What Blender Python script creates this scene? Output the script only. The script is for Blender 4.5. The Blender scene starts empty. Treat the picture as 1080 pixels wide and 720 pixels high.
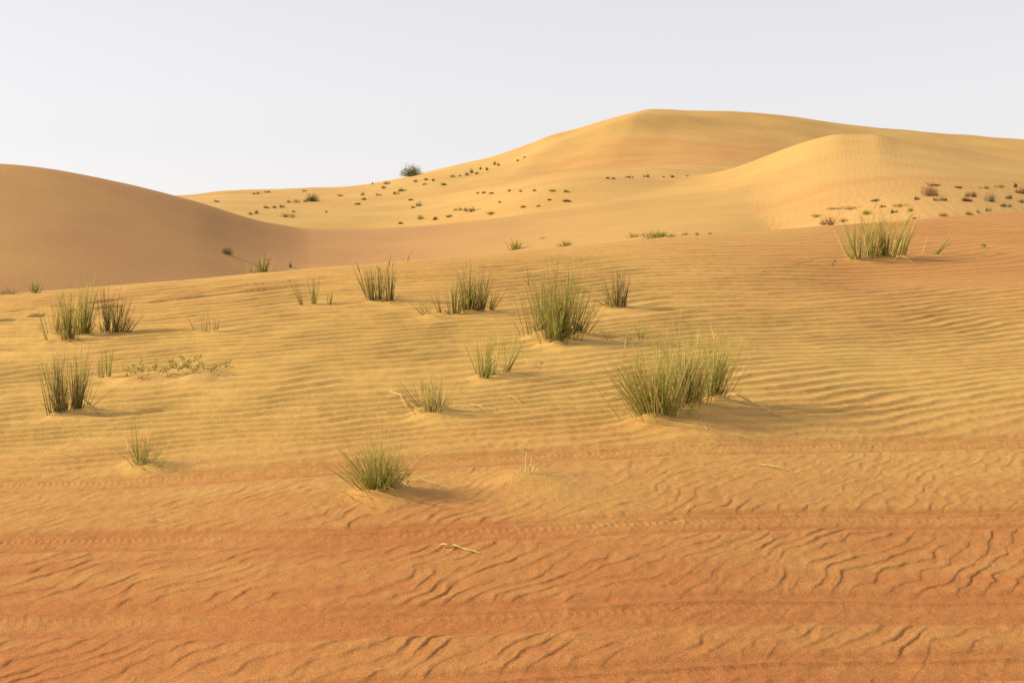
import bpy, math, random
import numpy as np

random.seed(7)
rng = np.random.default_rng(11)
scene = bpy.context.scene
COL = scene.collection

# ------------------------------------------------------------------ camera
F_PX, CX, HZ, CAM_Z = 1300.0, 540.0, 230.0, 1.6      # lens of the photograph in its own pixels (1080 x 720)
cam_d = bpy.data.cameras.new('camera')
cam_d.sensor_width = 36.0
cam_d.lens = 36.0 * F_PX / 1080.0
cam_d.shift_y = -(360.0 - HZ) / 1080.0
cam_d.clip_start = 0.05
cam_d.clip_end = 20000
cam = bpy.data.objects.new('camera', cam_d)
COL.objects.link(cam)
cam.location = (0, 0, CAM_Z)
cam.rotation_euler = (math.radians(90), 0, 0)
scene.camera = cam

# ------------------------------------------------------------------ light
SUN_EL = math.radians(27)
SUN_AZ = math.radians(-83)            # measured from +Y towards +X: from the left, a little beyond
sd = np.array([math.sin(SUN_AZ) * math.cos(SUN_EL), math.cos(SUN_AZ) * math.cos(SUN_EL), math.sin(SUN_EL)])
sun_d = bpy.data.lights.new('sun', 'SUN')
sun_d.energy = 4.05
sun_d.angle = math.radians(1.6)
sun_d.color = (1.0, 0.83, 0.56)
sun = bpy.data.objects.new('sun', sun_d)
COL.objects.link(sun)
from mathutils import Vector
sun.rotation_euler = Vector(sd).to_track_quat('Z', 'Y').to_euler()
sun.location = (-30, 0, 30)

world = bpy.data.worlds.new('World')
scene.world = world
world.use_nodes = True
wn, wl = world.node_tree.nodes, world.node_tree.links
wn.clear()
wo = wn.new('ShaderNodeOutputWorld')
bg = wn.new('ShaderNodeBackground')
sky = wn.new('ShaderNodeTexSky')
sky.sky_type = 'NISHITA'
sky.sun_disc = False
sky.sun_elevation = SUN_EL
sky.sun_rotation = SUN_AZ
sky.air_density = 0.8
sky.dust_density = 0.3
sky.ozone_density = 1.0
hs = wn.new('ShaderNodeHueSaturation')
hs.inputs['Saturation'].default_value = 0.28
bg.inputs['Strength'].default_value = 0.10
wl.new(sky.outputs[0], hs.inputs['Color'])
hz = wn.new('ShaderNodeMix'); hz.data_type = 'RGBA'          # the even milky veil of dust in the air
hz.inputs[0].default_value = 0.68
hz.inputs[7].default_value = (5.2, 4.93, 4.97, 1)
wl.new(hs.outputs[0], hz.inputs[6])
wl.new(hz.outputs[2], bg.inputs['Color'])
wl.new(bg.outputs[0], wo.inputs['Surface'])

vs = scene.view_settings
vs.view_transform = 'Standard'
vs.look = 'None'
vs.gamma = 1.0
vs.use_curve_mapping = False
vs.exposure = 0.72
scene.cycles.max_bounces = 5
scene.cycles.diffuse_bounces = 3

# ------------------------------------------------------------------ noise and splines
def _hash(ix, iy, seed):
    h = (ix.astype(np.int64) * 374761393 + iy.astype(np.int64) * 668265263 + seed * 1442695041) & 0xFFFFFFFF
    h = ((h ^ (h >> 13)) * 1274126177) & 0xFFFFFFFF
    h = h ^ (h >> 16)
    return (h & 0xFFFF) / 65536.0 * 2 * np.pi

def perlin(x, y, seed=0):
    x = np.asarray(x, float); y = np.asarray(y, float)
    x0 = np.floor(x); y0 = np.floor(y)
    fx = x - x0; fy = y - y0
    ux = fx * fx * fx * (fx * (fx * 6 - 15) + 10)
    uy = fy * fy * fy * (fy * (fy * 6 - 15) + 10)
    def g(dx, dy):
        a = _hash(x0 + dx, y0 + dy, seed)
        return np.cos(a) * (fx - dx) + np.sin(a) * (fy - dy)
    a = g(0, 0); b = g(1, 0); c = g(0, 1); d = g(1, 1)
    return ((a * (1 - ux) + b * ux) * (1 - uy) + (c * (1 - ux) + d * ux) * uy) * 1.5

def fbm(x, y, seed=0, octv=3):
    t = 0; a = 1.0; n = 0
    for k in range(octv):
        t = t + a * perlin(x * 2 ** k, y * 2 ** k, seed + 17 * k); n += a; a *= 0.5
    return t / n

def smooth(e0, e1, x):
    t = np.clip((x - e0) / (e1 - e0), 0, 1)
    return t * t * (3 - 2 * t)

class Curve:
    """smooth curve through points, flat slopes limited (monotone cubic)"""
    def __init__(s, pts):
        s.x = np.array([p[0] for p in pts], float); s.y = np.array([p[1] for p in pts], float); s.fit()
    def fit(s):
        h = np.diff(s.x); d = np.diff(s.y) / h
        m = np.zeros_like(s.x)
        m[0], m[-1] = d[0], d[-1]
        for i in range(1, len(d)):
            if d[i - 1] * d[i] > 0:
                w1, w2 = 2 * h[i] + h[i - 1], h[i] + 2 * h[i - 1]
                m[i] = (w1 + w2) / (w1 / d[i - 1] + w2 / d[i])
        s.m = m
    def __call__(s, q):
        q = np.clip(np.asarray(q, float), s.x[0], s.x[-1])
        i = np.clip(np.searchsorted(s.x, q) - 1, 0, len(s.x) - 2)
        h = s.x[i + 1] - s.x[i]; t = (q - s.x[i]) / h
        return ((1 + 2 * t) * (1 - t) ** 2 * s.y[i] + t * (1 - t) ** 2 * h * s.m[i]
                + t * t * (3 - 2 * t) * s.y[i + 1] + t * t * (t - 1) * h * s.m[i + 1])

def bearing(X, Y):                      # direction from the viewpoint, in the photograph's columns
    return CX + F_PX * X / np.maximum(Y, 0.3)

# ------------------------------------------------------------------ the near sand
A_CREST = Curve([(-500, 350), (-200, 328), (0, 312), (100, 305), (240, 291), (360, 281), (450, 274), (540, 266), (640, 257.5), (720, 250),
                 (800, 244), (860, 239), (960, 232), (1080, 223), (1300, 212), (1600, 200)])
A_Y = Curve([(-500, 11.5), (0, 12.2), (360, 13.0), (720, 15), (1080, 19.5), (1600, 22)])
A_VP = Curve([(-500, 200), (-200, 180), (0, 165), (180, 150), (360, 138), (540, 126), (720, 113), (860, 100), (960, 92), (1080, 83), (1300, 70), (1600, 58)])
A_H = 1.5

def a_macro(X, Y):
    u = bearing(X, Y)
    m = (HZ - A_VP(u)) / F_PX
    yc = A_Y(u)
    w = 0.8
    over = w * np.logaddexp(0, (Y - yc) / w)
    z = CAM_Z - A_H + m * Y - over * (m * 0.9 + 0.14)
    # low swell on the right with a hollow behind it
    g = smooth(800, 930, u)
    yr = 9.9 + 0.0016 * (u - 1000)
    z = z + g * (0.032 * np.exp(-np.where(Y < yr, (Y - yr) / 1.6, (Y - yr) / 0.55) ** 2) - 0.05 * np.exp(-((Y - yr - 1.5) / 0.9) ** 2))
    z = z + 0.016 * perlin(X * 0.35 + 3, Y * 0.35, 5) * smooth(2.5, 6, Y) + 0.003 * perlin(X * 1.1, Y * 1.1 + 9, 6)
    return np.where(z > -1.9, z, -1.9 + (z + 1.9) * 0.2)

ys = np.linspace(6, 32, 700)
for it in range(14):                    # settle the crest line on the outline wanted
    for i, u in enumerate(A_VP.x):
        z = a_macro((u - CX) / F_PX * ys, ys)
        v = (HZ + F_PX * (CAM_Z - z) / ys).min()
        A_VP.y[i] += 0.6 * (A_CREST(u) - v)
    A_VP.fit()

# ------------------------------------------------------------------ the dunes
class Dune:
    def __init__(s, crest, dist, ramp, drop, length, rnd, back, seed, bump, slant=0.0, toe=20.0, blur=60.0, decay=12.0):
        s.slant, s.toe, s.blur, s.decay = slant, toe, blur, decay
        s.crest, s.dist, s.ramp, s.drop, s.length = map(Curve, (crest, dist, ramp, drop, length))
        s.rnd, s.back, s.seed, s.bump = rnd, back, seed, bump
        s.lift = Curve([(u, 0.0) for u in np.linspace(-500, 1600, 43)])
        s.extra = None
        g = np.linspace(-500, 1600, 421); k = np.exp(-(np.arange(-60, 61) * 5.0 / s.blur) ** 2 / 2); k /= k.sum()
        def soften(c):
            c.xs, c.ys = g, np.convolve(np.pad(c(g), 60, mode='edge'), k, mode='valid'); return c
        for c in (s.crest, s.dist, s.ramp, s.drop, s.length): soften(c)
        sp = np.linspace(0.35, 1.6, 900)
        for it in range(8):
            for i, u in enumerate(s.lift.x):
                Y = sp * float(s.dist(u)); z = s.height((u - CX) / F_PX * Y, Y)
                v = (HZ + F_PX * (CAM_Z - z) / Y); k = v.argmin()
                s.lift.y[i] += 0.7 * (v[k] - s.crest(u)) / F_PX * Y[k]
            s.lift.fit()
    def height(s, X, Y):
        u = bearing(X, Y)
        yc = s.dist(u)
        d = yc - Y
        r = np.sqrt(d * d + s.rnd ** 2) - s.rnd
        uf = u + s.slant * np.where(d > 0, r, 0)              # spurs run aslant down the face
        sm = lambda c, q: np.interp(q, c.xs, c.ys)
        w = np.exp(-(r / s.decay) ** 1.5)                      # away from the crest the relief grows broader
        cr = s.crest(uf) * w + sm(s.crest, uf) * (1 - w)
        z = CAM_Z + (HZ - cr) / F_PX * s.dist(u) + s.lift(u) * w
        front = sm(s.drop, uf) * (1 - np.exp(-r / sm(s.length, uf))) + sm(s.ramp, uf) * r
        front = front + .16 * 3.0 * np.logaddexp(0, (s.toe - Y) / 3.0)
        z = z - np.where(d > 0, front, s.back * r)
        b, sc = s.bump
        z = z + b * fbm(X / sc, Y / sc, s.seed, 3)
        if s.extra: z = z + s.extra(X, Y, u, yc)
        return z

B = Dune(crest=[(-500, 160), (-250, 163), (0, 173), (50, 178), (100, 187), (150, 198), (200, 211), (250, 226.5), (290, 236), (330, 242), (370, 242.5),
                (430, 240), (480, 236), (540, 229), (600, 221), (640, 215), (700, 209), (740, 205.5), (790, 200), (820, 199.5), (845, 204), (870, 220), (900, 244), (1000, 256), (1600, 260)],
         dist=[(-500, 38), (0, 42), (200, 46), (330, 52), (640, 58), (830, 62), (1600, 70)],
         ramp=[(-500, .20), (0, .19), (150, .16), (250, .11), (330, .075), (480, .05), (640, .045), (830, .05), (1600, .06)],
         drop=[(-500, .8), (0, .8), (330, .4), (1600, .3)], length=[(-500, 5), (1600, 5)],
         rnd=2.6, back=.26, seed=21, bump=(.10, 7.0), toe=20.0, blur=50.0, decay=9.0)
D = Dune(crest=[(-500, 252), (200, 250), (400, 236), (520, 214), (600, 200), (660, 192.5), (700, 189.5), (740, 185.5), (770, 178.5), (800, 168), (830, 156.5), (860, 147), (890, 142),
                (920, 142), (950, 147.5), (1000, 155), (1080, 165), (1250, 182), (1600, 200)],
         dist=[(-500, 100), (560, 95), (740, 90), (890, 80), (960, 79), (1080, 82), (1600, 90)],
         ramp=[(-500, .05), (560, .05), (700, .06), (760, .078), (830, .085), (890, .078), (1080, .055), (1600, .05)],
         drop=[(-500, .3), (740, .6), (890, 1.2), (960, 1.25), (1080, 1.0), (1600, .8)], length=[(-500, 9), (1600, 9)],
         rnd=3.0, back=.25, seed=33, bump=(.16, 10.0), slant=-.25, toe=17.0, blur=70.0, decay=14.0)
Fd = Dune(crest=[(-500, 216), (0, 213), (120, 209), (200, 205.5), (260, 200), (330, 198.5), (370, 196), (400, 192), (440, 183.5), (480, 174.5), (520, 164.5), (560, 151), (585, 141.5), (610, 135.5), (640, 126.5),
                 (665, 119), (688, 115), (705, 115.4), (730, 116.6), (770, 117.5), (810, 120), (850, 125), (900, 132), (960, 137.5), (1020, 143), (1080, 147), (1300, 160), (1600, 176)],
          dist=[(-500, 150), (200, 150), (400, 160), (690, 176), (1080, 190), (1600, 200)],
          ramp=[(-500, .03), (200, .035), (400, .035), (560, .035), (690, .03), (1600, .03)],
          drop=[(-500, .3), (200, .6), (330, .8), (440, 2.6), (560, 7.2), (640, 9.6), (690, 11), (900, 10), (1600, 6)],
          length=[(-500, 16), (330, 16), (560, 26), (690, 34), (1600, 34)],
          rnd=9.0, back=.22, seed=45, bump=(.48, 18.0), slant=1.3, toe=78.0, blur=50.0, decay=30.0)

def f_extra(X, Y, u, yc):
    ridge = smooth(540, 600, u) * (1 - smooth(690, 790, u))
    e = 0.9 * ridge * np.exp(-((Y - (yc - 17 + 0.02 * (u - 640))) / 5.0) ** 2)
    # broad hollow and low spur that catch and lose the light across the slope
    e = e - 1.3 * np.exp(-((u - 640 - 1.1 * (Y - 128)) / 90) ** 2) * np.exp(-((Y - 128) / 16) ** 2)
    e = e + 0.5 * np.exp(-((u - 470) / 60) ** 2) * np.exp(-((Y - 118) / 8) ** 2)
    return e
Fd.extra = f_extra

def smax(a, b, k=.40):
    return .5 * (a + b + np.sqrt((a - b) ** 2 + k * k))

def dune_surface(d, X, Y):
    """the three dunes flow into one another; each keeps the part where it lies on top"""
    z = d.height(X, Y); m = z; o = np.full_like(z, -1e9)
    for e in (B, D, Fd):
        if e is not d:
            q = e.height(X, Y); m = smax(m, q); o = np.maximum(o, q)
    return m - .35 * np.maximum(0, o - z)

# ------------------------------------------------------------------ pixel -> place on the surface
def hit(u, v, layers=('A', 'B', 'D', 'F'), lift=0.0):
    s = (u - CX) / F_PX
    best = None
    for L in layers:
        if L == 'A': Y = np.linspace(2, 26, 6000); z = a_macro(s * Y, Y) + lift
        else:
            d = dict(B=B, D=D, F=Fd)[L]
            c = float(d.dist(u)); Y = np.linspace(c * .16, c * 1.05, 2600); z = dune_surface(d, s * Y, Y)
        zr = CAM_Z - (v - HZ) / F_PX * Y
        k = np.nonzero(z >= zr)[0]
        if len(k) and k[0] > 0:
            y = float(Y[k[0]])
            if best is None or y < best[1]: best = (s * y, y, float(z[k[0]]), L)
        elif len(layers) == 1:                       # just over the crest: the nearest point of the surface
            k = int((zr - z).argmin()); y = float(Y[k]); best = (s * y, y, float(z[k]), L)
            print('crest fallback', u, v, L, round(float((zr - z)[k]), 3))
    return best

# ------------------------------------------------------------------ tracks pressed into the near sand
def track_line(pts):
    P = [hit(u, v, ('A',)) for u, v in pts]
    P = sorted([(p[0], p[1]) for p in P if p])
    x = [p[0] for p in P]
    # run on beyond the frame in the same direction
    a, b = P[0], P[1]; c, e = P[-2], P[-1]
    sl0 = (b[1] - a[1]) / (b[0] - a[0]); sl1 = (e[1] - c[1]) / (e[0] - c[0])
    P = [(a[0] - 5, a[1] - 5 * sl0)] + P + [(e[0] + 5, e[1] + 5 * sl1)]
    return Curve(P)

TRACKS = [  # line, half width, depth, tread strength, x range where it shows
    (track_line([(0, 572), (200, 569), (360, 566), (540, 559), (720, 551), (900, 547), (1080, 546)]), .115, .0055, 1.0, -9, 9),
    (track_line([(0, 655), (180, 656), (360, 655), (540, 650), (720, 643), (900, 641), (1080, 640)]), .125, .006, .5, -9, 9),
    (track_line([(0, 742), (300, 738), (560, 722), (720, 712), (900, 706), (1080, 700)]), .10, .005, .2, -9, 9),
    (track_line([(0, 512), (140, 508), (280, 498), (500, 485), (640, 478), (720, 474), (900, 470), (1080, 466)]), .105, .005, 1.0, -9, 9),
    (track_line([(0, 341), (100, 327), (233, 312), (360, 299), (480, 291), (600, 283), (720, 274)]), .06, .009, 0, -9, 1.6),
    (track_line([(0, 331), (100, 320), (233, 305), (360, 293), (480, 285), (600, 277), (720, 269)]), .05, .007, 0, -9, 1.6),
]

MOUNDS = []         # (x, y, radius, height) gathered from the plants before the sand is meshed

def ripple_profile(ph, k=0.3, sharp=1.25):
    t = ph - np.floor(ph)
    a = np.where(t < k, t / (2 * k), 0.5 + (t - k) / (2 * (1 - k)))
    return (0.5 - 0.5 * np.cos(2 * np.pi * a)) ** sharp

def a_detail(X, Y):
    """returns height to add, redness of the sand"""
    u = bearing(X, Y)
    n1 = perlin(X * .5, Y * .5, 60); n2 = perlin(X * 1.6, Y * 2.2, 61); n3 = perlin(X * 4.5, Y * 5.5, 62)
    # fine ripples of the middle ground; the wavelength grows up the slope
    lft = 1 - smooth(-1.6, .6, X)
    G = .24 * X + .22 * (np.sqrt(X * X + 2.25) - 1.5)
    q = np.maximum(Y - G + + .26 * n1 + (.060 + .03 * lft) * n2 + .020 * n3, 2.0)
    lam0, p = .128, 1.15
    psi = (q / 6.5) ** (1 - p) * 6.5 / (lam0 * (1 - p))
    lam = lam0 * (np.clip(q, 4, 12) / 6.5) ** p
    amp_m = .115 * lam * (0.95 + .40 * lft * (1 - smooth(8, 10, Y)) + .30 * perlin(X * .9, Y * .9, 63) + .3 * perlin(X * 2.5, Y * 3, 64))
    rip_m = ripple_profile(psi, .32, 1.15)
    # coarser, broken ripples of the foreground, crests running up to the right
    m1 = perlin(X * 1.3 + 5, Y * 1.3, 71); m2 = perlin(X * 3.3, Y * 3.3 + 4, 72); m3 = perlin(X * 8, Y * 8, 73)
    qf = (-.64 * X - .06 * X * np.clip(X, -2, 2) + .66 * Y) + .10 * m1 + .046 * m2 + .026 * m3 + .009 * perlin(X * 18, Y * 18, 76)
    pf = qf / .066
    pf2 = qf / .060
    sel = smooth(4.55, 4.95, Y)
    rip_f = ripple_profile(pf, .11, 1.3) * (1 - sel) + ripple_profile(pf2, .16, 1.4) * sel
    amp_f = .0031 * np.clip(.80 + .55 * perlin(X * 2.1, Y * 2.1, 74) + .75 * perlin(X * 7, Y * 7, 75), .06, 1.35) * (1 - .35 * sel)
    mid = smooth(5.0, 6.0, Y + .25 * n2 - .12 * X * smooth(0, 2, X))
    fade = 1 - smooth(9.5, 14.0, Y)
    right_fl = smooth(820, 930, u) * smooth(10.1, 10.7, Y)
    amp_m = np.maximum(amp_m, .0) * (1 - .3 * smooth(1.0, 3.0, X)) * (fade * .85 + .15) * (1 - .75 * right_fl)
    h = mid * amp_m * rip_m + (1 - mid) * np.clip(amp_f, 0, 1) * rip_f
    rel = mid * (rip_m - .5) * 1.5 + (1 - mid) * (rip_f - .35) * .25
    # redness: iron-stained coarse grains where the sand was churned, pale wind-blown sand elsewhere
    red = .15 + .77 * (1 - smooth(3.5, 6.7, Y + .5 * n1)) + .09 * n2 + .10 * n1
    red = red + .20 * smooth(8.0, 10.5, Y + .12 * X) + .22 * right_fl + .12 * smooth(.5, 3.0, X)
    streak = perlin(X * .45, Y * 7.0, 80)
    red = red + .16 * streak * (1 - smooth(4.8, 6.0, Y)) + .10 * perlin(X * .25, Y * 3.5, 81) * smooth(9, 11, Y)
    h_fine = .0008 * ripple_profile(qf / .045 + .8 * m3, .3, 1.0) * (1 - mid)
    h = h + h_fine
    red = red - .20 * rel  # ripple stripes: redder and darker towards the troughs, paler on the crests
    red = red - .12 * smooth(.25, .7, perlin(X * .33 + 7, Y * 6.0, 82)) * (1 - smooth(5.0, 6.2, Y))
    # tyre tracks
    keep = np.ones_like(X); dz = np.zeros_like(X)
    for cv, hw, dep, tread, x0, x1 in TRACKS:
        d = (Y - cv(X) - .022 * perlin(X * .9, Y * 0, 85) - .008 * perlin(X * 5, Y * 5, 89)) / hw
        on = smooth(x0, x0 + .4, X) * (1 - smooth(x1 - 1.2, x1, X))
        wob = np.clip(.8 + .5 * perlin(X * .8, Y * .3, 86) + .35 * perlin(X * 3, Y * 9, 88), .35, 1.3)
        inside = (1 - smooth(.75, 1.08, np.abs(d))) * on
        keep *= 1 - .85 * inside * np.clip(1.15 * wob, 0, 1)
        dz += -dep * inside * wob + dep * .55 * np.exp(-((np.abs(d) - 1.22) / .20) ** 2) * on * wob
        lines = np.exp(-((d + .80) / .20) ** 2) + .8 * np.exp(-((d - .72) / .18) ** 2)
        dz += -dep * .35 * lines * on + .007 * np.exp(-((d - .35) / .10) ** 2) * on * (tread > 0)
        red = red + on * (.26 * lines * wob + .13 * inside)
        if tread:
            c = (.55 + .8 * perlin(X * .7, Y * .2, 87))
            row = np.exp(-((d - .05) / .13) ** 2) + .5 * np.exp(-((d + .42) / .09) ** 2)
            ch = np.maximum(0, np.sin((X + .45 * np.abs(Y - cv(X))) * 2 * np.pi / .027)) ** .7
            dz += tread * .0036 * row * ch * on * np.clip(c, 0, 1)
            red = red - .16 * row * ch * tread * np.clip(c, 0, 1) * on
    h = h * keep + dz
    # mounds caught by the plants, with a smooth tail down the wind (towards the right and the viewer)
    for mx, my, r, mh in MOUNDS:
        near = (np.abs(X - mx) < 7 * r) & (np.abs(Y - my) < 7 * r)
        if not near.any(): continue
        ax = (X[near] - mx); ay = (Y[near] - my)
        al = ax * .80 - ay * .60; ac = ax * .60 + ay * .80
        al2 = np.where(al > 0, al / (2.4 * r), al / (1.0 * r)); ac2 = ac / (r * (1.0 + .25 * np.clip(al / r, 0, 2)))
        g = np.exp(-(al2 ** 2 + ac2 ** 2))
        lip = np.exp(-(((ax + .0 * r) / (1.0 * r)) ** 2 + ((ay + .45 * r) / (.45 * r)) ** 2))
        n = perlin(X[near] * 6, Y[near] * 6, 90)
        h[near] = h[near] * (1 - .9 * np.clip(g * 1.5, 0, 1)) + mh * g * (1 + .25 * n) + .5 * mh * lip
        red[near] = red[near] * (1 - .25 * g)
    h = h + .0022 * perlin(X * 14, Y * 14, 95) + .0012 * perlin(X * 33, Y * 33, 96) * (1 - smooth(6, 8, Y))
    return h, np.clip(red, 0, 1)

def ground_z(x, y):
    X = np.array([x]); Y = np.array([y])
    return float(a_macro(X, Y)[0] + a_detail(X, Y)[0][0])

# ------------------------------------------------------------------ materials
def mat_new(name):
    m = bpy.data.materials.new(name); m.use_nodes = True
    nt = m.node_tree; nt.nodes.clear()
    out = nt.nodes.new('ShaderNodeOutputMaterial')
    return m, nt, out

def N(nt, typ, **kw):
    n = nt.nodes.new(typ)
    for k, v in kw.items():
        if k in n.inputs.keys(): n.inputs[k].default_value = v
        else: setattr(n, k, v)
    return n

SAND_PALE = (.50, .328, .098, 1)
SAND_RED = (.365, .147, .047, 1)

def sand_material(name, ripple=None, grain=260.0, pale=SAND_PALE, red=SAND_RED):
    m, nt, out = mat_new(name); L = nt.links.new
    bs = N(nt, 'ShaderNodeBsdfPrincipled', Roughness=.92)
    bs.inputs['Specular IOR Level'].default_value = .12
    tc = N(nt, 'ShaderNodeTexCoord')
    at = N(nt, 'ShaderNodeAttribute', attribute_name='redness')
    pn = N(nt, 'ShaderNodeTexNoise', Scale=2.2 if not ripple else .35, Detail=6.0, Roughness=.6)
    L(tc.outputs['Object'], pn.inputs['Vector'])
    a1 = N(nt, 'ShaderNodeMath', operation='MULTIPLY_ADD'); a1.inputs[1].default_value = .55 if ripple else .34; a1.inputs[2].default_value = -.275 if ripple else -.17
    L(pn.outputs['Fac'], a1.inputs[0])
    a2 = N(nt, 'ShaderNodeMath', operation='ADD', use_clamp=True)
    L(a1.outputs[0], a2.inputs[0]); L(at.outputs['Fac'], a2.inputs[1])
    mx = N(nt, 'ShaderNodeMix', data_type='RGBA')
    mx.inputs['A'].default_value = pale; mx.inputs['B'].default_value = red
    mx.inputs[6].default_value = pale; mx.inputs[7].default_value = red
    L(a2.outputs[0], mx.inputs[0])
    # single grains: pale quartz, dark heavy minerals
    gn = N(nt, 'ShaderNodeTexNoise', Scale=grain, Detail=3.0, Roughness=.75)
    L(tc.outputs['Object'], gn.inputs['Vector'])
    gr = N(nt, 'ShaderNodeMapRange'); gr.inputs['From Min'].default_value = .32; gr.inputs['From Max'].default_value = .68
    gr.inputs['To Min'].default_value = .56; gr.inputs['To Max'].default_value = 1.44
    L(gn.outputs['Fac'], gr.inputs['Value'])
    ml = N(nt, 'ShaderNodeVectorMath', operation='SCALE')
    L(mx.outputs[2], ml.inputs[0]); L(gr.outputs[0], ml.inputs['Scale'])
    L(ml.outputs[0], bs.inputs['Base Color'])
    b1 = N(nt, 'ShaderNodeBump', Strength=.6, Distance=.004 if not ripple else .02)
    L(gn.outputs['Fac'], b1.inputs['Height'])
    last = b1
    if ripple:
        sc, dist, ang, st = ripple
        mp = N(nt, 'ShaderNodeMapping'); mp.inputs['Rotation'].default_value = (0, 0, ang)
        L(tc.outputs['Object'], mp.inputs['Vector'])
        wv = N(nt, 'ShaderNodeTexWave', Scale=sc, Distortion=9.0, Detail=3.0)
        wv.inputs['Detail Scale'].default_value = .35
        L(mp.outputs[0], wv.inputs['Vector'])
        b2 = N(nt, 'ShaderNodeBump', Strength=st, Distance=dist)
        L(wv.outputs['Fac'], b2.inputs['Height']); L(b1.outputs[0], b2.inputs['Normal'])
        last = b2
    L(last.outputs[0], bs.inputs['Normal'])
    L(bs.outputs[0], out.inputs['Surface'])
    return m

def plant_material(name, c0, c1, trans=.25, tip=None):
    m, nt, out = mat_new(name); L = nt.links.new
    ge = N(nt, 'ShaderNodeNewGeometry')
    rp = N(nt, 'ShaderNodeValToRGB')
    rp.color_ramp.elements[0].color = (*c0, 1); rp.color_ramp.elements[1].color = (*c1, 1)
    L(ge.outputs['Random Per Island'], rp.inputs['Fac'])
    col = rp.outputs['Color']
    tc = N(nt, 'ShaderNodeTexCoord')
    ns = N(nt, 'ShaderNodeTexNoise', Scale=30.0, Detail=3.0)
    L(tc.outputs['Object'], ns.inputs['Vector'])
    if tip:                                              # the upper ends have ripened to straw
        sp = N(nt, 'ShaderNodeSeparateXYZ'); L(tc.outputs['Generated'], sp.inputs[0])
        mr = N(nt, 'ShaderNodeMapRange', interpolation_type='SMOOTHSTEP'); mr.inputs['From Min'].default_value = .30; mr.inputs['From Max'].default_value = 1.0
        mr.inputs['To Max'].default_value = .75
        L(sp.outputs['Z'], mr.inputs['Value'])
        tm = N(nt, 'ShaderNodeMix', data_type='RGBA'); tm.inputs[7].default_value = (*tip, 1)
        L(mr.outputs[0], tm.inputs[0]); L(col, tm.inputs[6]); col = tm.outputs[2]
    sc = N(nt, 'ShaderNodeMapRange'); sc.inputs['To Min'].default_value = .65; sc.inputs['To Max'].default_value = 1.35
    L(ns.outputs['Fac'], sc.inputs['Value'])
    ml = N(nt, 'ShaderNodeVectorMath', operation='SCALE'); L(col, ml.inputs[0]); L(sc.outputs[0], ml.inputs['Scale'])
    bs = N(nt, 'ShaderNodeBsdfPrincipled', Roughness=.7)
    bs.inputs['Specular IOR Level'].default_value = .25
    L(ml.outputs[0], bs.inputs['Base Color'])
    tr = N(nt, 'ShaderNodeBsdfTranslucent'); L(ml.outputs[0], tr.inputs['Color'])
    mi = N(nt, 'ShaderNodeMixShader'); mi.inputs[0].default_value = trans
    L(bs.outputs[0], mi.inputs[1]); L(tr.outputs[0], mi.inputs[2])
    L(mi.outputs[0], out.inputs['Surface'])
    return m

M_GREEN = plant_material('green_grass', (.19, .21, .028), (.52, .49, .11), .45, (.50, .43, .13))
M_FRESH = plant_material('fresh_grass', (.30, .29, .045), (.60, .54, .15), .45, (.55, .47, .15))
M_OLIVE = plant_material('olive_grass', (.17, .165, .036), (.42, .37, .10), .4, (.42, .34, .13))
M_STRAW = plant_material('straw', (.40, .28, .09), (.72, .57, .22))
M_DRY = plant_material('dry_brown_stems', (.10, .055, .022), (.26, .16, .06), .1)
M_SCRUB = plant_material('dark_scrub', (.10, .09, .036), (.29, .24, .09), .1)
M_RUST = plant_material('rusty_scrub', (.12, .052, .026), (.26, .12, .05), .1)
M_SAGE = plant_material('sage_scrub', (.20, .18, .045), (.44, .36, .10), .15)
M_TREE = plant_material('tree_leaves', (.09, .10, .035), (.25, .24, .085), .15)
M_WOOD = plant_material('grey_wood', (.10, .075, .05), (.17, .13, .085), 0)

# ------------------------------------------------------------------ mesh helpers
def mesh_obj(name, V, Fc, mat, parent=None, smooth_sh=True):
    me = bpy.data.meshes.new(name)
    V = np.asarray(V, np.float32); 
    if isinstance(Fc, np.ndarray):
        n, k = Fc.shape
        me.vertices.add(len(V)); me.vertices.foreach_set('co', V.ravel())
        me.loops.add(n * k); me.loops.foreach_set('vertex_index', Fc.ravel().astype(np.int32))
        me.polygons.add(n)
        me.polygons.foreach_set('loop_start', np.arange(0, n * k, k, dtype=np.int32))
        me.polygons.foreach_set('loop_total', np.full(n, k, dtype=np.int32))
        me.update(calc_edges=True)
    else:
        me.from_pydata([tuple(map(float, p)) for p in V], [], Fc)
    if smooth_sh: me.polygons.foreach_set('use_smooth', np.ones(len(me.polygons), bool))
    me.materials.append(mat)
    o = bpy.data.objects.new(name, me)
    COL.objects.link(o)
    if parent: o.parent = parent
    return o

def grid_mesh(name, X, Y, Z, red, mat):
    r, c = X.shape
    V = np.stack([X, Y, Z], -1).reshape(-1, 3)
    i = np.arange(r * c).reshape(r, c)
    Fc = np.stack([i[:-1, :-1], i[:-1, 1:], i[1:, 1:], i[1:, :-1]], -1).reshape(-1, 4)
    o = mesh_obj(name, V, Fc, mat)
    a = o.data.attributes.new('redness', 'FLOAT', 'POINT')
    a.data.foreach_set('value', np.asarray(red, np.float32).ravel())
    o['kind'] = 'structure'
    return o

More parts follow.
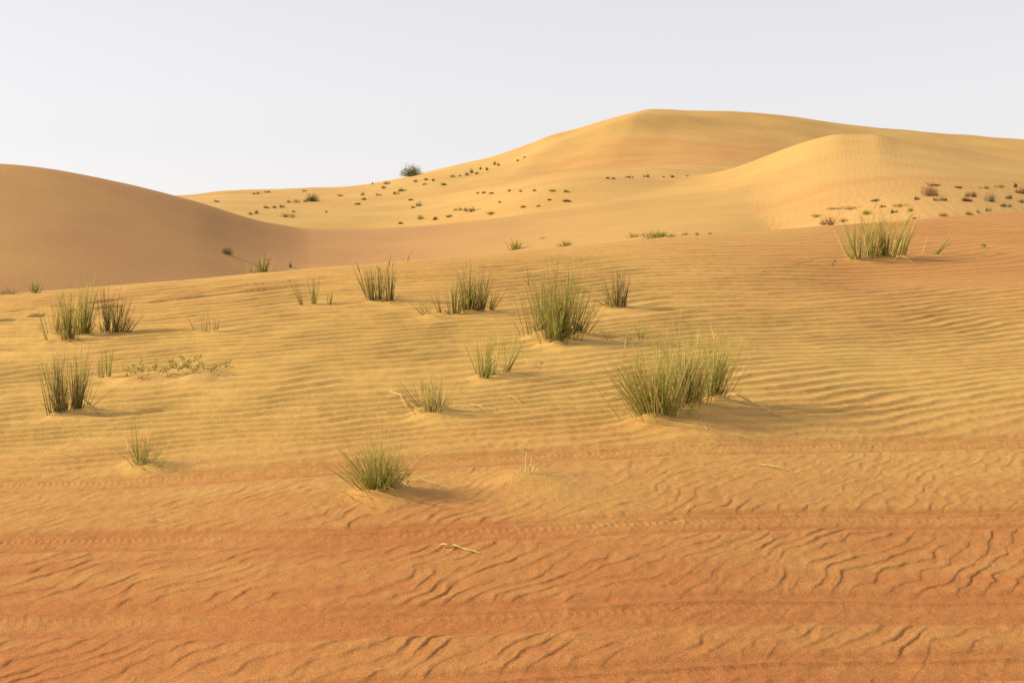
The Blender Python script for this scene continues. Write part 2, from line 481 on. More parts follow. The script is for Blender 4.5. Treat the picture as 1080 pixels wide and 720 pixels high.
class MB:
    """gathers thin tapering tubes and leaf ribbons into one mesh"""
    def __init__(s): s.v = []; s.f = []
    def tube(s, pts, r0, r1, sides=3):
        pts = np.asarray(pts, float); n = len(pts); b = len(s.v)
        t = np.gradient(pts, axis=0); t /= np.linalg.norm(t, axis=1)[:, None] + 1e-9
        ref = np.array([.3, .9, .2]); 
        for k in range(n):
            a = np.cross(t[k], ref); a /= np.linalg.norm(a) + 1e-9; c = np.cross(t[k], a)
            r = r0 + (r1 - r0) * k / (n - 1)
            for q in range(sides):
                w = 2 * math.pi * q / sides
                s.v.append(pts[k] + r * (math.cos(w) * a + math.sin(w) * c))
        for k in range(n - 1):
            for q in range(sides):
                q2 = (q + 1) % sides
                s.f.append((b + k * sides + q, b + k * sides + q2, b + (k + 1) * sides + q2, b + (k + 1) * sides + q))
        s.f.append(tuple(b + q for q in range(sides))[::-1]); s.f.append(tuple(b + (n - 1) * sides + q for q in range(sides)))
    def ribbon(s, pts, w0):
        pts = np.asarray(pts, float); n = len(pts); b = len(s.v)
        t = pts[-1] - pts[0]; side = np.cross(t, rng.normal(size=3)); side /= np.linalg.norm(side) + 1e-9
        for k in range(n):
            w = w0 * (1 - (k / (n - 1)) ** 1.6) + .0003
            s.v.append(pts[k] - side * w / 2); s.v.append(pts[k] + side * w / 2)
        for k in range(n - 1):
            s.f.append((b + 2 * k, b + 2 * k + 1, b + 2 * k + 3, b + 2 * k + 2))
    def leaf(s, p, d, l, w):
        d = d / (np.linalg.norm(d) + 1e-9); side = np.cross(d, rng.normal(size=3)); side /= np.linalg.norm(side) + 1e-9
        b = len(s.v); up = np.cross(side, d)
        s.v += [p, p + d * l * .5 + side * w / 2 + up * w * .15, p + d * l, p + d * l * .5 - side * w / 2 + up * w * .15]
        s.f.append((b, b + 1, b + 2, b + 3))
    def build(s, name, mat, parent=None):
        return mesh_obj(name, np.array(s.v), s.f, mat, parent, False)

def thing(name, label, cat, loc, group=None):
    o = bpy.data.objects.new(name, None); COL.objects.link(o)
    o.location = loc; o.empty_display_size = .1
    tag(o, label, cat, group)
    return o

def tag(o, label, cat, group=None):
    o['label'] = label; o['category'] = cat
    if group: o['group'] = group

# ------------------------------------------------------------------ plants
def curved(p, d, L, bend, n=5):
    """a stem from p, first along d, drooping or straightening by bend"""
    pts = [np.array(p, float)]; d = np.array(d, float); d /= np.linalg.norm(d)
    for k in range(n):
        dd = d + bend * (k / n)
        dd = dd / np.linalg.norm(dd)
        pts.append(pts[-1] + dd * L / n)
    return pts

def grass_clump(G, S, LF, base, H, n, rad, spread, dry, lean, thick=.0022, leafy=.5, zfun=None):
    if n <= 30: rad = min(rad, .26 * H)
    nd = int(n * .3) if n > 16 else 0                       # short dead sheaths round the base
    A_ = rng.uniform(0, 2 * math.pi, n + nd); R_ = rad * (np.minimum(np.abs(rng.normal(0, .62, n + nd)), 1.7) if n > 20 else .9 * np.sqrt(rng.uniform(0, 1, n + nd)))
    PX, PY = base[0] + R_ * np.cos(A_), base[1] + R_ * np.sin(A_) * .8
    PZ = zfun(PX, PY) if zfun else np.full(n + nd, base[2] - .02)
    for i in range(n, n + nd):
        d = np.array([math.cos(A_[i]) * rng.uniform(.1, 1.1), math.sin(A_[i]) * rng.uniform(.1, 1.1), 1.0]) + rng.normal(0, .25, 3)
        S.tube(curved((PX[i], PY[i], PZ[i] - .012), d, H * rng.uniform(.08, .38), np.array([d[0], d[1], -.3]) * .4), thick * 1.1, thick * .4)
    for i in range(n):
        a, rr = A_[i], R_[i]
        p = np.array([PX[i], PY[i], PZ[i] - .02])
        tilt = abs(rng.normal(0, spread)) * .6 + spread * .9 * rr / max(rad, 1e-3) + .02
        az = a + rng.normal(0, .5)
        d = np.array([math.cos(az) * math.sin(tilt) + lean[0], math.sin(az) * math.sin(tilt) + lean[1], math.cos(tilt)])
        L = 1.08 * H * rng.uniform(.30, 1.0) ** .8 * (1 if rng.uniform() > .12 else 1.25) + .03
        bend = np.array([math.cos(az), math.sin(az), -.35]) * rng.uniform(-.05, .45) * spread * 1.6
        pts = curved(p, d, L, bend)
        isdry = rng.uniform() < dry + .08
        (S if isdry else G).tube(pts, thick * rng.uniform(.8, 1.25), thick * .25)
        if not isdry and rng.uniform() < leafy:
            for q in range(rng.integers(1, 4)):
                k = rng.integers(1, 5)
                o = pts[k] * .5 + pts[k + 1 if k < 5 else 5] * .5
                dd = (pts[min(k + 1, 5)] - pts[k]); dd /= np.linalg.norm(dd)
                dd = dd + rng.normal(0, .35, 3)
                (LF if rng.uniform() > dry * .8 else S).ribbon(curved(o, dd, L * rng.uniform(.15, .33), np.array([0, 0, -.3]), 3), thick * 1.7)

def tussock(label, clumps, mats=(M_GREEN, M_STRAW, M_FRESH), group='grass tussocks on the near sand', mound=1.0, layer='A', name='grass_tussock', cat='grass tussock'):
    """clumps: (u, v, height px, stems, radius px, spread, dry share, lean x)"""
    P = []
    for c in clumps:
        if isinstance(c[1], tuple): P.append((*c[1], layer))
        else:
            p = hit(c[0], c[1], (layer,))
            if layer == 'A' and mound:                     # the stems stand on top of the sand they have caught
                p = hit(c[0], c[1], (layer,), lift=.85 * mound * (.026 + .15 * max(.05, c[4] / F_PX * p[1] * 1.3)))
            P.append(p)
    bx, by = P[0][0], P[0][1]
    todo.append((label, clumps, mats, group, P, name, cat, layer))
    if mound and layer == 'A':
        for c, p in zip(clumps, P):
            r = max(.05, c[4] / F_PX * p[1] * 1.3)
            MOUNDS.append((p[0], p[1], r, mound * (.026 + .15 * r)))
todo = []

def ground_zs(X, Y):
    return a_macro(X, Y) + a_detail(X, Y)[0]

def grow_tussocks():
    for label, clumps, mats, group, P, name, cat, layer in todo:
        zz = [ground_z(p[0], p[1]) if layer == 'A' else p[2] for p in P]
        root = thing(name, label, cat, (P[0][0], P[0][1], zz[0]), group)
        for c, p, z in zip(clumps, P, zz):
            G, S, LF = MB(), MB(), MB()
            px = p[1] / F_PX
            th = max(.0014, .00030 * p[1])
            grass_clump(G, S, LF, (p[0] - P[0][0], p[1] - P[0][1], z - zz[0]), c[2] * px * .95, int(c[3] * 1.3 + .5), max(c[4] * px, .008), c[5], c[6], (c[7], 0), th, .6,
                        (lambda x, y, q=P[0], z0=zz[0]: ground_zs(x + q[0], y + q[1]) - z0) if layer == 'A' else None)
            few = len(S.f) < 50 * 17 or len(G.f) < 4 * 17
            if G.f:
                mb = MB(); mi = []
                for k, src in enumerate((G, LF, S) if few else (G, LF)):
                    b0 = len(mb.v); mb.v += src.v; mb.f += [tuple(i + b0 for i in f) for f in src.f]; mi += [k] * len(src.f)
                o = mb.build('stem_bunch', mats[0], root)
                o.data.materials.append(mats[2]); o.data.materials.append(mats[1])
                o.data.polygons.foreach_set('material_index', np.array(mi, np.int32))
                if not few: S.build('dry_stems', mats[1], o)
            elif S.f: S.build('dry_stems', mats[1], root)

T = tussock
T('largest grass tussock, dense light green, on the right of the middle sand', [(693, 436, 74, 230, 22, .30, .28, -.14), (724, 426, 72, 180, 18, .20, .28, -.02), (752, 420, 66, 90, 9, .24, .15, .10), (682, 434, 60, 50, 10, .35, .3, -.30), (700, 432, 98, 5, 16, .12, 1.0, .0), (755, 420, 84, 3, 12, .15, 1.0, .05)], (M_GREEN, M_STRAW, M_FRESH), mound=1.25)
T('dense upright green tussock in the middle, just below a smaller narrow one', [(590, 358, 72, 150, 16, .20, .20, .05), (573, 351, 58, 60, 14, .16, .4, -.03), (608, 352, 52, 40, 9, .30, .2, .12), (586, 363, 44, 26, 6, .25, .25, .05)], (M_GREEN, M_DRY, M_FRESH))
T('small narrow upright olive tussock right of the dense middle tussock', [(651, 324, 42, 46, 11, .12, .45, 0), (645, 323, 20, 14, 10, .6, .5, 0)], (M_OLIVE, M_DRY, M_OLIVE), mound=.8)
T('airy spreading green tussock left of the dense middle one, with splayed outer stems', [(496, 328, 50, 60, 9, .16, .15, .04), (479, 331, 36, 26, 5, .12, .3, 0), (508, 328, 44, 24, 6, .22, .25, .16), (517, 329, 30, 9, 2, .2, .6, .35), (465, 331, 26, 5, 3, .1, .5, -.3), (452, 333, 22, 8, 8, .25, .4, -.55)], (M_GREEN, M_DRY, M_FRESH), mound=.8)
T('thin upright tussock under the crest with a tilted pale straw beside it', [(393, 317, 42, 24, 4, .16, .3, -.10), (401, 316, 34, 18, 3, .1, .2, 0), (411, 319, 40, 28, 5, .10, .15, 0), (388, 315, 40, 8, 3, .15, .8, -.25)], (M_OLIVE, M_DRY, M_FRESH), mound=.6)
T('three separate thin sprigs of grass left of the thin tussock under the crest', [(319, 322, 28, 4, 2, .1, .4, -.35), (331, 321, 30, 12, 2, .14, .1, 0), (347, 322, 16, 6, 2, .1, .2, .05)], (M_OLIVE, M_DRY, M_FRESH), mound=.3)
T('double-headed tall green tussock near the left edge under the crest', [(73, 359, 52, 60, 7, .14, .15, -.03), (88, 353, 54, 60, 8, .13, .2, .03), (60, 352, 44, 22, 6, .15, .5, .06), (50, 361, 34, 5, 2, .12, .3, -.4)], (M_GREEN, M_STRAW, M_FRESH), mound=.8)
T('brownish upright tussock touching the right of the double-headed one', [(113, 350, 44, 24, 5, .1, .55, 0), (122, 351, 40, 26, 7, .15, .3, .12), (132, 351, 26, 10, 3, .2, .5, .5), (129, 350, 36, 8, 3, .1, .6, .25)], (M_OLIVE, M_DRY, M_GREEN), mound=.7)
T('bristly dark green tussock in two bunches with a bent straw, left side', [(61, 436, 58, 70, 8, .10, .10, -.05), (82, 431, 54, 56, 7, .11, .2, .06), (70, 434, 26, 18, 10, .3, 1.0, 0), (92, 431, 32, 3, 2, .2, .5, .6)], (M_OLIVE, M_DRY, M_GREEN))
T('few upright yellow-green stems behind the bristly dark tussock', [(106, 398, 34, 9, 4, .06, .2, -.02), (115, 398, 34, 9, 3, .07, .1, .03)], (M_FRESH, M_STRAW, M_FRESH), mound=.3)
T('small floppy fresh-green tuft with one tall thin stem, lower left', [(150, 489, 36, 26, 6, .5, .1, .25), (146, 487, 42, 10, 3, .2, .1, .05), (158, 490, 34, 14, 6, .9, .3, .6), (141, 486, 68, 1, 1, .02, 0, -.03)], (M_GREEN, M_STRAW, M_FRESH), mound=.7)
T('rounded fan-shaped green tussock nearest to the viewer, low centre-left', [(398, 514, 52, 150, 14, .48, .10, 0), (410, 511, 44, 40, 8, .4, .15, .15), (388, 511, 46, 30, 8, .5, .2, -.3)], (M_GREEN, M_STRAW, M_FRESH), mound=1.2)
T('sparse half-dry yellowish tussock in the centre of the rippled sand', [(455, 434, 34, 44, 14, .30, .45, 0), (446, 432, 36, 10, 4, .3, .4, -.35), (465, 432, 34, 12, 5, .3, .3, .3)], (M_OLIVE, M_STRAW, M_FRESH), mound=1.0)
T('sparse green tussock with arching stems below the dense middle tussock', [(510, 398, 48, 20, 5, .14, .1, -.02), (519, 395, 46, 14, 5, .12, .1, .02), (533, 393, 42, 22, 5, .22, .15, .28), (505, 396, 48, 4, 2, .1, .3, -.3)], (M_GREEN, M_STRAW, M_FRESH), mound=.7)
T('very sparse pale stems alone on the left middle sand', [(218, 350, 24, 8, 6, .12, .5, .0), (207, 350, 30, 3, 2, .1, .6, -.35), (227, 350, 26, 6, 2, .1, .3, .05)], (M_OLIVE, M_STRAW, M_FRESH), mound=.4)
T('wide airy tussock on the swell at the right, standing against the dune foot', [(902, 273, 46, 26, 7, .22, .15, -.18), (919, 271, 48, 30, 7, .16, .1, -.04), (934, 271, 50, 48, 10, .18, .12, .04), (949, 269, 46, 26, 6, .2, .2, .20), (911, 272, 36, 14, 6, .2, .2, .0), (903, 274, 24, 8, 3, .3, .6, -.4)], (M_GREEN, M_STRAW, M_FRESH), mound=.6)
T('two leaning green stems right of the wide airy tussock', [(973, 268, 24, 3, 2, .1, .3, .5), (985, 268, 34, 7, 3, .15, .1, .85)], (M_GREEN, M_STRAW, M_FRESH), mound=.3)
T('tiny drooping sprouts left of the largest tussock', [(644, 359, 16, 3, 2, .2, .4, -.4), (661, 362, 12, 3, 2, .3, .3, .2), (676, 357, 16, 8, 3, .3, .1, .2)], (M_GREEN, M_STRAW, M_FRESH), mound=.3)
T('pale green wispy tuft on the crest at the foot of the shaded dune', [(277, 287.5, 20, 26, 6, .3, .2, .02), (265, 288.5, 14, 14, 5, .25, .4, 0)], (M_OLIVE, M_STRAW, M_SAGE), group='grass tufts along the sand crest', mound=.3)
T('small dark green tuft on the crest near the left edge', [(36, 309.5, 16, 22, 5, .35, .1, 0)], (M_GREEN, M_STRAW, M_OLIVE), group='grass tufts along the sand crest', mound=.3)
T('tiny dark tuft on the crest at the very left edge', [(4, 311.5, 8, 12, 4, .4, .3, 0)], (M_OLIVE, M_DRY, M_OLIVE), group='grass tufts along the sand crest', mound=0)
T('tiny dark tuft on the crest beside the leftmost one', [(13, 311, 7, 9, 3, .4, .3, 0)], (M_OLIVE, M_DRY, M_OLIVE), group='grass tufts along the sand crest', mound=0)
T('thin pale wisp rising over the crest behind the thin tussock', [(428, 276.5, 10, 8, 4, .4, .4, 0)], (M_SAGE, M_STRAW, M_SAGE), group='grass tufts along the sand crest', mound=0)
# behind the crest, on the low sand ridge
for lab, cl in [('yellow-green tuft alone beyond the crest, centre', [(543, 263, 13, 40, 6, .4, .2, 0)]),
                ('low round green tuft beyond the crest, right of the yellow-green one', [(598, 259, 7, 40, 6, .6, .1, 0)]),
                ('small dark tuft at the left end of the grass strip beyond the crest', [(668, 250, 7, 30, 4, .5, .1, 0)]),
                ('widest yellow-green tuft in the grass strip beyond the crest', [(690, 251, 11, 50, 9, .45, .15, 0), (698, 250, 8, 30, 5, .45, .15, 0)]),
                ('low olive tuft in the grass strip right of the widest tuft', [(709, 250, 6, 26, 4, .5, .1, 0)]),
                ('thin low tuft in the middle of the grass strip', [(723, 248, 5, 22, 5, .5, .2, 0)]),
                ('second last faint tuft at the right end of the grass strip', [(735, 248, 5, 20, 5, .5, .2, 0)]),
                ('last faint tuft at the right end of the grass strip', [(749, 247, 4, 18, 4, .5, .2, 0)]),
                ('faint pale green wisp on the low ridge right of the yellow-green tuft', [(572, 252, 4, 12, 4, .5, .4, 0)])]:
    T(lab, cl, (M_GREEN, M_STRAW, M_FRESH), group='grass tufts beyond the sand crest', mound=0, layer='B')

# the creeping vine gathers sand as well
VINE = [hit(u, v, ('A',)) for u, v in [(138, 407), (150, 402), (163, 404), (172, 402), (182, 402), (190, 399), (197, 398), (204, 402), (214, 402), (222, 399), (236, 394), (246, 391)]]
for p in (VINE[1], VINE[5], VINE[7]): MOUNDS.append((p[0], p[1] - .03, .13, .035))
stub = hit(556, 508, ('A',)); MOUNDS.append((stub[0], stub[1], .13, .03))

# ------------------------------------------------------------------ the sand is meshed
M_SAND = sand_material('rippled_sand', None, 230.0)
s_in = np.concatenate([np.linspace(-.75, -.46, 270)[:-1], np.linspace(-.46, .46, 1160)[:-1], np.linspace(.46, .75, 270)])
s_out = .75 + (np.linspace(0, 1, 40)[1:] ** 1.5) * .6
s_ax = np.concatenate([-s_out[::-1], s_in, s_out])
y_ax = np.concatenate([np.geomspace(.9, 2.6, 60)[:-1], np.geomspace(2.6, 15.5, 1230)[:-1], np.geomspace(15.5, 30, 120)])
S_, Y_ = np.meshgrid(s_ax, y_ax)
X_ = S_ * Y_
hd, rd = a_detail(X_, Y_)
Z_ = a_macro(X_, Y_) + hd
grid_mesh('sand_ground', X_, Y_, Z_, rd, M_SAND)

def dune_mesh(name, d, mat, redf, rows=520, cols=760, y0=.2, y1=1.7):
    s = np.concatenate([-.5 - (np.linspace(1, 0, 60)[:-1] ** 1.5) * .6, np.linspace(-.5, .5, cols), .5 + (np.linspace(0, 1, 60)[1:] ** 1.5) * .6])
    k = np.concatenate([np.linspace(y0, 1.12, rows), np.linspace(1.12, y1, 70)[1:]])
    S, K = np.meshgrid(s, k)
    U = CX + F_PX * S
    Y = K * d.dist(U); X = S * Y
    Z = dune_surface(d, X, Y)
    return grid_mesh(name, X, Y, Z, redf(X, Y, U, Y / d.dist(U)), mat)

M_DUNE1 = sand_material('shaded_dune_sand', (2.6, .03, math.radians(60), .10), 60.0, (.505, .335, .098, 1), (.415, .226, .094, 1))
M_DUNE2 = sand_material('dune_sand', (1.3, .025, math.radians(15), .16), 40.0, (.505, .335, .112, 1), (.43, .215, .075, 1))
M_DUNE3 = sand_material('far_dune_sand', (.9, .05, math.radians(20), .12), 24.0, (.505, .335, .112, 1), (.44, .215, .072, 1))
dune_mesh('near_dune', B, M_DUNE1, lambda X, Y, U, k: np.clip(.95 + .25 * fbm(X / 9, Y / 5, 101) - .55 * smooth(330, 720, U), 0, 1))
dune_mesh('middle_dune', D, M_DUNE2, lambda X, Y, U, k: np.clip(.24 + .42 * fbm(X / 10, Y / 8, 102) + .10 * fbm(X / 3, Y / 2, 105) + .22 * (1 - smooth(.45, .85, k)), 0, 1))
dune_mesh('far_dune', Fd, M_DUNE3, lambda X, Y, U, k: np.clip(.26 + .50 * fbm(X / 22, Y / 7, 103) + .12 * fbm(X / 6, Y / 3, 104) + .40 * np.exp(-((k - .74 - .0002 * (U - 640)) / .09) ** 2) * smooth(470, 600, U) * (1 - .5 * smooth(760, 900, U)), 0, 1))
# the desert floor beyond and around
gx = np.concatenate([-np.geomspace(6000, 60, 30), np.linspace(-50, 50, 21), np.geomspace(60, 6000, 30)])
gy = np.concatenate([-np.geomspace(400, 5, 16), np.linspace(0, 60, 13), np.geomspace(70, 8000, 40)])
GX, GY = np.meshgrid(gx, gy)
far = smooth(250, 900, np.hypot(GX, GY))
GZ = -2.6 + far * (1.5 + 2.5 * fbm(GX / 300, GY / 200, 110))
grid_mesh('desert_floor', GX, GY, GZ, np.clip(.3 + .3 * fbm(GX / 40, GY / 40, 111), 0, 1), M_DUNE3)

grow_tussocks()

# ------------------------------------------------------------------ dry stub, straws, vine
def on_ground(u, v, lift=.0):
    x, y, z, _ = hit(u, v, ('A',))
    return np.array([x, y, ground_z(x, y) + lift])

root = thing('dry_grass_stub', 'low stub of dead straw-coloured stems on the track, right of the fan-shaped tussock', 'dry grass', tuple(on_ground(556, 508)))
S = MB(); o0 = np.array(root.location)
for du, hh, ln in [(-2, 24, .02), (-4, 18, -.05), (2, 20, .12), (4, 12, .2), (-8, 9, -.5), (7, 9, .6), (10, 7, .8), (-10, 5, -.9), (0, 14, .3), (-5, 10, -.25), (12, 5, .9)]:
    p = on_ground(556 + du, 508 + rng.uniform(-2, 2)) - o0; p[2] -= .01
    S.tube(curved(p, (ln, rng.uniform(-.2, .2), 1), hh / F_PX * stub[1] , np.array([.1, 0, -.1]), 4), .0036, .0018)
S.build('dry_stems', M_STRAW, root)
S = MB()
a = on_ground(552, 506) - o0 + np.array([0, 0, .10]); b = on_ground(569, 500) - o0 + np.array([0, 0, .055])
S.tube([a, (a + b) / 2 + np.array([0, 0, .004]), b], .0022, .0012); S.build('broken_straw', M_STRAW, root)

def straw(label, pts, r=.0022, mat=M_STRAW, side=None):
    P = [on_ground(u, v, .004 + h) for u, v, h in pts]
    o = MB(); o0 = P[0]
    fine = []
    for a, b in zip(P[:-1], P[1:]):
        for t in (0, .25, .5, .75):
            q = a * (1 - t) + b * t + rng.normal(0, .0012, 3); fine.append(q - o0)
    fine.append(P[-1] - o0)
    o.tube(fine, r, r * .6, 4)
    for s_ in side or []:
        i, du = s_
        q = fine[i]; o.tube([q, q + np.array([du[0] * .5, du[1] * .5, du[2] * .5 + .003]), q + np.array(du)], r * .8, r * .4, 3)
    m = o.build('dry_straw', mat); m.location = o0
    tag(m, label, 'dry straw', 'loose dry straws on the sand')
straw('short thick pale straw lying alone on the foreground sand', [(465, 577.5, .006), (478, 579, .004), (492, 582, .003), (506, 585, .0)], .0042, side=[(2, (.02, -.004, .004))])
straw('thin pale straw on the right sand below the largest tussock', [(800, 491, .004), (815, 494, .006), (835, 498, .0)], .0032)
straw('thin straw farthest right, above the upper tyre track', [(879, 435, .0), (895, 432, .005), (912, 429, .004)], .0026)
straw('longest bent straw trailing right from the largest tussock', [(770, 422, .03), (780, 428, .02), (796, 433, .012), (810, 437, .006), (822, 441, .0)], .0042, side=[(3, (.03, .03, .02))])
straw('straw lying in front of the largest tussock on its mound', [(716, 437, .02), (728, 444, .01), (735, 450, .004), (746, 459, .0)], .0032)
straw('straw reaching left from the foot of the largest tussock', [(690, 432, .03), (672, 423, .03), (655, 421, .01), (641, 424, .0)], .0032)
straw('white bent straw leaning at the foot of the bristly dark tussock', [(78, 424, .05), (85, 429, .03), (93, 436, .015), (108, 441, .0)], .0036)
straw('thin flat straw left of the floppy fresh-green tuft', [(46, 481, .002), (62, 482.5, .006), (84, 484, .0)], .0024)
straw('faint little straw on the sand below the floppy tuft', [(155, 552, .003), (165, 550, .005), (175, 552, .0)], .0020)
straw('long straw arching right from the fan-shaped tussock', [(415, 508, .03), (432, 508, .02), (450, 511, .012), (470, 515, .0)], .0032)
straw('short straw stuck in the mound of the fan-shaped tussock', [(412, 506, .03), (422, 512, .015), (431, 517, .0)], .0030)
straw('curved yellow straw left of the sparse half-dry tussock', [(411, 419, .02), (422, 425, .025), (429, 434, .0)], .0034)
straw('thin faint straw right of the sparse half-dry tussock', [(497, 430, .002), (508, 434, .006), (518, 439, .0)], .0020)
straw('tiny curved straw in the dark hollow of the centre sand', [(537, 421, .004), (544, 425, .008), (549, 430, .0)], .0020)
straw('arched straw hanging from the sparse green tussock', [(532, 389, .10), (542, 385, .07), (551, 382, .05), (557, 388, .0)], .0024)
straw('tilted pale straw beside the thin tussock under the crest', [(416, 299, .0), (422, 297, .06), (429, 293, .10)], .0042)
straw('long pale dry stalk lying left of the wide airy tussock', [(834, 280.5, .0), (848, 281, .03), (862, 279, .05), (876, 273, .02)], .0048)
straw('tiny whitish chip of straw on the right sand behind the ripples', [(803, 289, .0), (805, 288.5, .015), (808, 288.5, .0)], .0065)
straw('thin straw lying in front of the wide airy tussock', [(945, 274, .02), (955, 277, .03), (966, 280, .0)], .0040)

# small seedling on the right
p = on_ground(1044, 267)
o = thing('seedling', 'tiny dark seedling with one bent stalk at the right edge behind the ripples', 'seedling', tuple(p))
S = MB(); S.tube([(0, 0, -.01), (-.02, 0, .03), (-.07, 0, .08)], .004, .003); S.build('stalk', M_STRAW, o)
S = MB()
for k in range(26): S.leaf(np.array([-.07, 0, .075]), rng.normal(size=3) + np.array([0, 0, .5]), .035, .018)
S.build('leaves', M_GREEN, o)

# creeping vine
o0 = np.array([VINE[5][0], VINE[5][1], ground_z(VINE[5][0], VINE[5][1])])
vine = thing('creeping_vine', 'creeping vine with small grey-green leaves sprawling across a low mound, left', 'creeping plant', tuple(o0))
R = MB(); LV = MB()
pts = []
for i, p in enumerate(VINE):
    pts.append(np.array([p[0], p[1], ground_z(p[0], p[1]) + (.02 if i % 2 else .04)]) - o0)
R.tube(pts, .0022, .0016, 4)
heads = [(1, .11, -.1), (2, .05, .2), (5, .10, -.6), (5, .08, .5), (6, .11, .7), (6, .08, -.2), (7, .06, .6), (8, .05, -.3), (3, .05, .3), (9, .06, .8), (10, .05, .9), (1, .07, -.7), (0, .04, -.8), (4, .06, .1), (7, .05, -.4)]
for i, h, ln in heads:
    c = curved(pts[i], (ln, rng.uniform(-.4, .4), .6), h * .8, np.array([ln * .5, 0, -.2]), 4)
    R.tube(c, .0016, .001)
    for q in c[1:]:
        for _ in range(5): LV.leaf(q + rng.normal(0, .008, 3), rng.normal(size=3) + np.array([0, 0, .4]), rng.uniform(.012, .022), .008)
for i in range(len(pts) - 1):
    for _ in range(16):
        t = rng.uniform(); q = pts[i] * (1 - t) + pts[i + 1] * t
        LV.leaf(q + rng.normal(0, .012, 3), rng.normal(size=3) + np.array([0, 0, .5]), rng.uniform(.012, .024), .008)
R.build('runner_stem', M_OLIVE, vine); LV.build('leaves', M_SAGE, vine)

# ------------------------------------------------------------------ far scrub: each bush its own thing
def bush(label, u, v, w, h, mat, layer, group, name='desert_shrub', cat='shrub', parts=False):
    p = hit(u, v, (layer,))
    if p is None: print('no hit', label, u, v); return
    px = p[1] / F_PX
    W, H = w * px * .85, h * px * .88
    kk = rng.uniform(.5, 1.4) if not parts else 1.15
    W *= kk * (rng.uniform(.9, 1.35) if not parts else 1.12); H *= kk * (rng.uniform(.75, 1.1) if not parts else .85)
    n = int(np.clip(60 * max(w, 3), 160, 900)) * (3 if parts else 1)
    Lf = MB(); T_ = MB()
    nst = 5 if w < 8 else 9
    ph0 = rng.uniform(0, 6.28)
    lobes = [(0, 0, 1, 1)] * 3 + [(rng.uniform(-.25, .25), 0, .7, .8)] if parts else [(0, 0, .8, 1)] + [(rng.uniform(-.75, .75), rng.uniform(-.5, .5), rng.uniform(.3, .7), rng.uniform(.3, .85)) for _ in range(rng.integers(1, 4))]
    tips = []
    for k in range(nst):
        az = rng.uniform(0, 2 * math.pi); out = rng.uniform(.1, .9)
        d = np.array([math.cos(az) * out * W / max(H, .05) * .5, math.sin(az) * out * W / max(H, .05) * .5, 1.0])
        L = H * rng.uniform(.6, .95) * np.linalg.norm(d) * .8
        c = curved((rng.normal(0, W * .05), rng.normal(0, W * .05), -.08 * H), d, L, np.array([0, 0, -.2]), 4)
        T_.tube(c, .03 * H + .004, .01 * H, 3); tips.append(c)
    for k in range(n):
        c = tips[rng.integers(nst)]; t = rng.integers(1, 5)
        q = c[t] + rng.normal(0, 1, 3) * np.array([W, W, H * .8]) * .11
        if parts or k % 5:                               # a low uneven dome reaching the ground
            az = rng.uniform(0, 2 * math.pi); rr = rng.uniform(0, 1) ** .4; el = rng.uniform(0, 1)
            q = np.array([math.cos(az) * rr * math.sqrt(1 - el * el) * W * .55, math.sin(az) * rr * math.sqrt(1 - el * el) * W * .55, el * rr * H]) * (1 + .30 * math.sin(2.3 * az + ph0) + .2 * math.sin(5 * az + 2 * ph0)) * rng.uniform(.8, 1.15)
            lb = lobes[rng.integers(len(lobes))]; q = np.array([q[0] * lb[2] + lb[0] * W, q[1] * lb[2] + lb[1] * W, q[2] * lb[3]])
        q[2] = max(q[2], .02 * H)
        sz = max((.10 if parts else .07) * H, .0006 * p[1]) * rng.uniform(.7, 1.4)
        Lf.leaf(q, rng.normal(size=3) + np.array([0, 0, .6]), sz, sz * .55)
    if parts:
        r = thing(name, label, cat, p[:3], group)
        Lf.build('foliage', mat, r); T_.build('branches', M_WOOD, r)
    else:
        b0 = len(Lf.v); Lf.v += T_.v; Lf.f += [tuple(i + b0 for i in f) for f in T_.f]
        r = Lf.build(name, mat); r.location = p[:3]; tag(r, label, cat, group)

bush('round grey-green bush standing on the skyline where the far dune begins to rise', 433.5, 186, 17, 12, M_TREE, 'F', None, 'desert_bush', 'bush', True)
bush('large dark round bush on the yellow flat left of the skyline bush', 329.5, 212.5, 11, 8.5, M_SCRUB, 'F', None, 'desert_bush', 'bush', True)
bush('dark bush leaning left on the face of the shaded left dune', 240, 268.5, 9, 8, M_SCRUB, 'B', None, 'desert_bush', 'bush', True)
bush('tiny dark stalk at the foot of the shaded left dune', 306, 282, 3, 6, M_DRY, 'B', None)

ORD = ['first', 'second', 'third', 'fourth', 'fifth', 'sixth', 'seventh', 'eighth', 'ninth', 'tenth', 'eleventh', 'twelfth', 'thirteenth', 'fourteenth', 'fifteenth',
       'sixteenth', 'seventeenth', 'eighteenth', 'nineteenth', 'twentieth', 'twenty-first', 'twenty-second', 'twenty-third', 'twenty-fourth']
def row(items, text, layer, mat, group):
    items = sorted(items)
    for i, it in enumerate(items):
        u, v, w, h = it[:4]; m = it[4] if len(it) > 4 else mat
        g = (1.4 if m is M_RUST else 1.35) if layer == 'D' else 1.0
        bush(text % ORD[i], u, v, w * g, h * g, m, it[5] if len(it) > 5 else layer, group)
row([(641, 188.5, 4, 3), (647, 189, 3, 2), (664, 187.5, 5, 2.5), (683, 187, 5, 3), (700, 187, 3, 2), (709, 187, 5, 2.5), (725, 186.3, 3, 2)],
    "%s from left in the row of tiny shrubs at the far dune's foot", 'F', M_SCRUB, 'shrubs along the foot of the far dune')
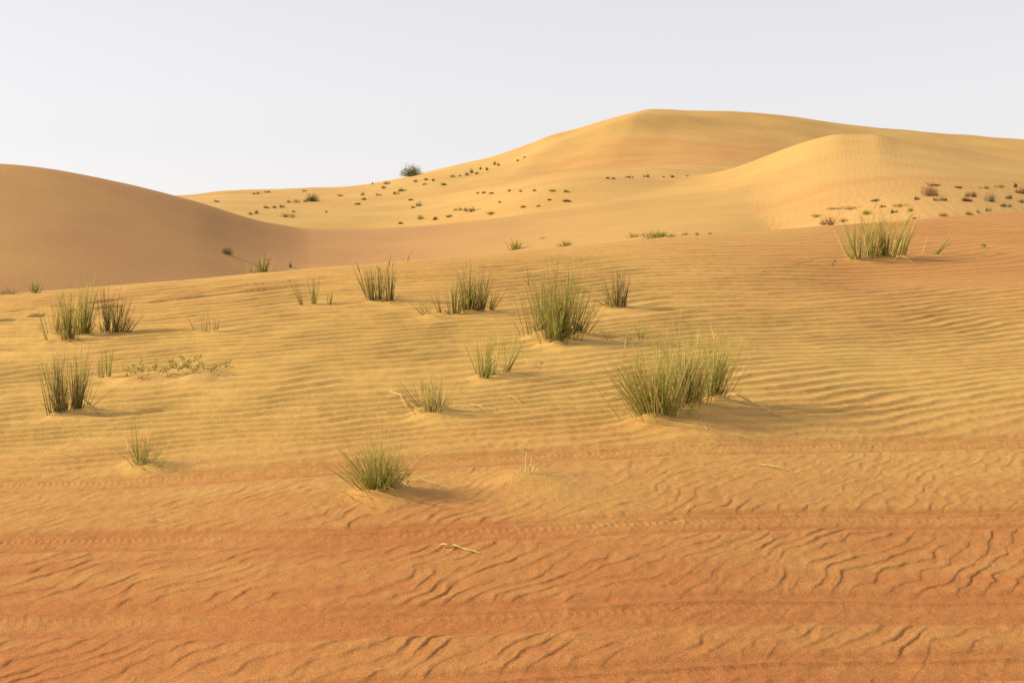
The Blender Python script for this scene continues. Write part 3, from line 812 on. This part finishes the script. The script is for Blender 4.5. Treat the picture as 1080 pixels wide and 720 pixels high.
row([(408, 194.5, 4, 4), (404, 199, 4, 3.5), (423, 202, 10, 5), (417, 205, 4, 4), (433, 211.5, 6, 4), (435, 219.5, 6, 4), (443, 217.5, 5, 5), (439, 192, 3, 3), (449, 190, 5, 4), (457, 191, 5, 6), (467, 195.5, 6, 4),
     (448, 195, 4, 3), (477, 187, 3, 3.5), (485, 186, 3, 2.5), (492, 185, 4, 3), (497, 182.5, 4, 5), (503, 183.5, 4, 4.5), (506.5, 179, 3, 4), (514, 179.5, 4, 4), (522, 174, 4, 4.5), (526, 175, 3, 3), (546, 170, 3, 2), (553, 166.5, 2.5, 2)],
    '%s from left among dark shrubs climbing the slope below the skyline bush', 'F', M_SCRUB, 'dark shrubs climbing the far slope')
row([(422, 236, 8, 3, M_RUST), (442, 231, 7, 6), (459, 232, 8, 5, M_RUST), (474, 229, 7, 5), (498, 223, 11, 4, M_RUST), (518, 226, 8, 4), (504, 204.5, 5, 3), (511, 204, 5, 3), (519, 204.5, 6, 3), (537, 202, 4, 2.5), (549, 202.5, 4, 3), (564, 201.5, 4, 4), (582, 202, 7, 3), (597, 203, 8, 3),
     (596, 213, 8, 3.5, M_RUST), (579, 211.5, 5, 3, M_RUST), (552, 219, 7, 4), (568, 218, 5, 3), (485, 222, 6, 3), (527, 214, 5, 3)],
    '%s from left among faint dry tufts on the lit flat below the far dune', 'F', M_SAGE, 'faint dry tufts on the flat below the far dune')
row([(280, 219.5, 8, 5), (271, 225.5, 4, 4, M_SCRUB), (264, 226.5, 3, 4), (301, 229, 8, 4, M_SCRUB), (309, 223.5, 6, 2.5), (289, 219.5, 5, 4), (296, 219, 5, 4), (304, 213.5, 5, 4), (313, 213.5, 4, 3), (321, 213, 4, 4), (227, 213, 5, 2.5),
     (378, 216, 5, 3, M_SCRUB), (384, 211, 7, 4), (398, 206.5, 4, 4), (383, 206, 4, 3), (358, 207, 6, 3), (344, 224, 2.5, 2, M_SCRUB), (272, 205, 5, 3), (283, 203, 5, 2.5), (320, 202, 4, 2), (393, 194.5, 2, 3)],
    '%s from left among small sage-green tufts on the yellow flat at left', 'F', M_SAGE, 'small tufts on the yellow flat')
row([(877, 237.5, 13, 7, M_RUST), (889, 234.5, 8, 4), (898, 221, 15, 4), (966, 211, 7, 5), (980, 207, 15, 10, M_RUST), (993, 212, 9, 5), (1017, 212.5, 13, 8, M_RUST), (1027, 208, 9, 6, M_RUST), (1046, 213, 10, 8), (1059, 218, 12, 6), (1065, 210, 12, 8), (1071, 198, 6, 6, M_RUST),
     (1078, 204.5, 9, 6, M_RUST), (1077, 214, 7, 6), (986, 196, 9, 3), (1010, 198.5, 9, 3), (924, 212.5, 9, 4), (941, 225, 8, 5)],
    '%s from left among dark and rusty shrubs on the right dune slope', 'D', M_SCRUB, 'dark and rusty shrubs on the right slope')
row([(961, 223, 6, 5, M_FRESH), (964, 231, 6, 3), (1021, 226.5, 9, 6), (1031, 224.5, 4, 4), (995, 228, 9, 3), (1041, 223, 4, 5), (949, 218, 7, 4), (915, 226, 12, 5), (930, 219, 8, 4), (862, 229, 10, 2.5), (1055, 198, 6, 3), (1041, 199, 6, 2.5)],
    '%s from left among pale green tufts between the rusty shrubs at right', 'D', M_SAGE, 'pale green tufts on the right slope')
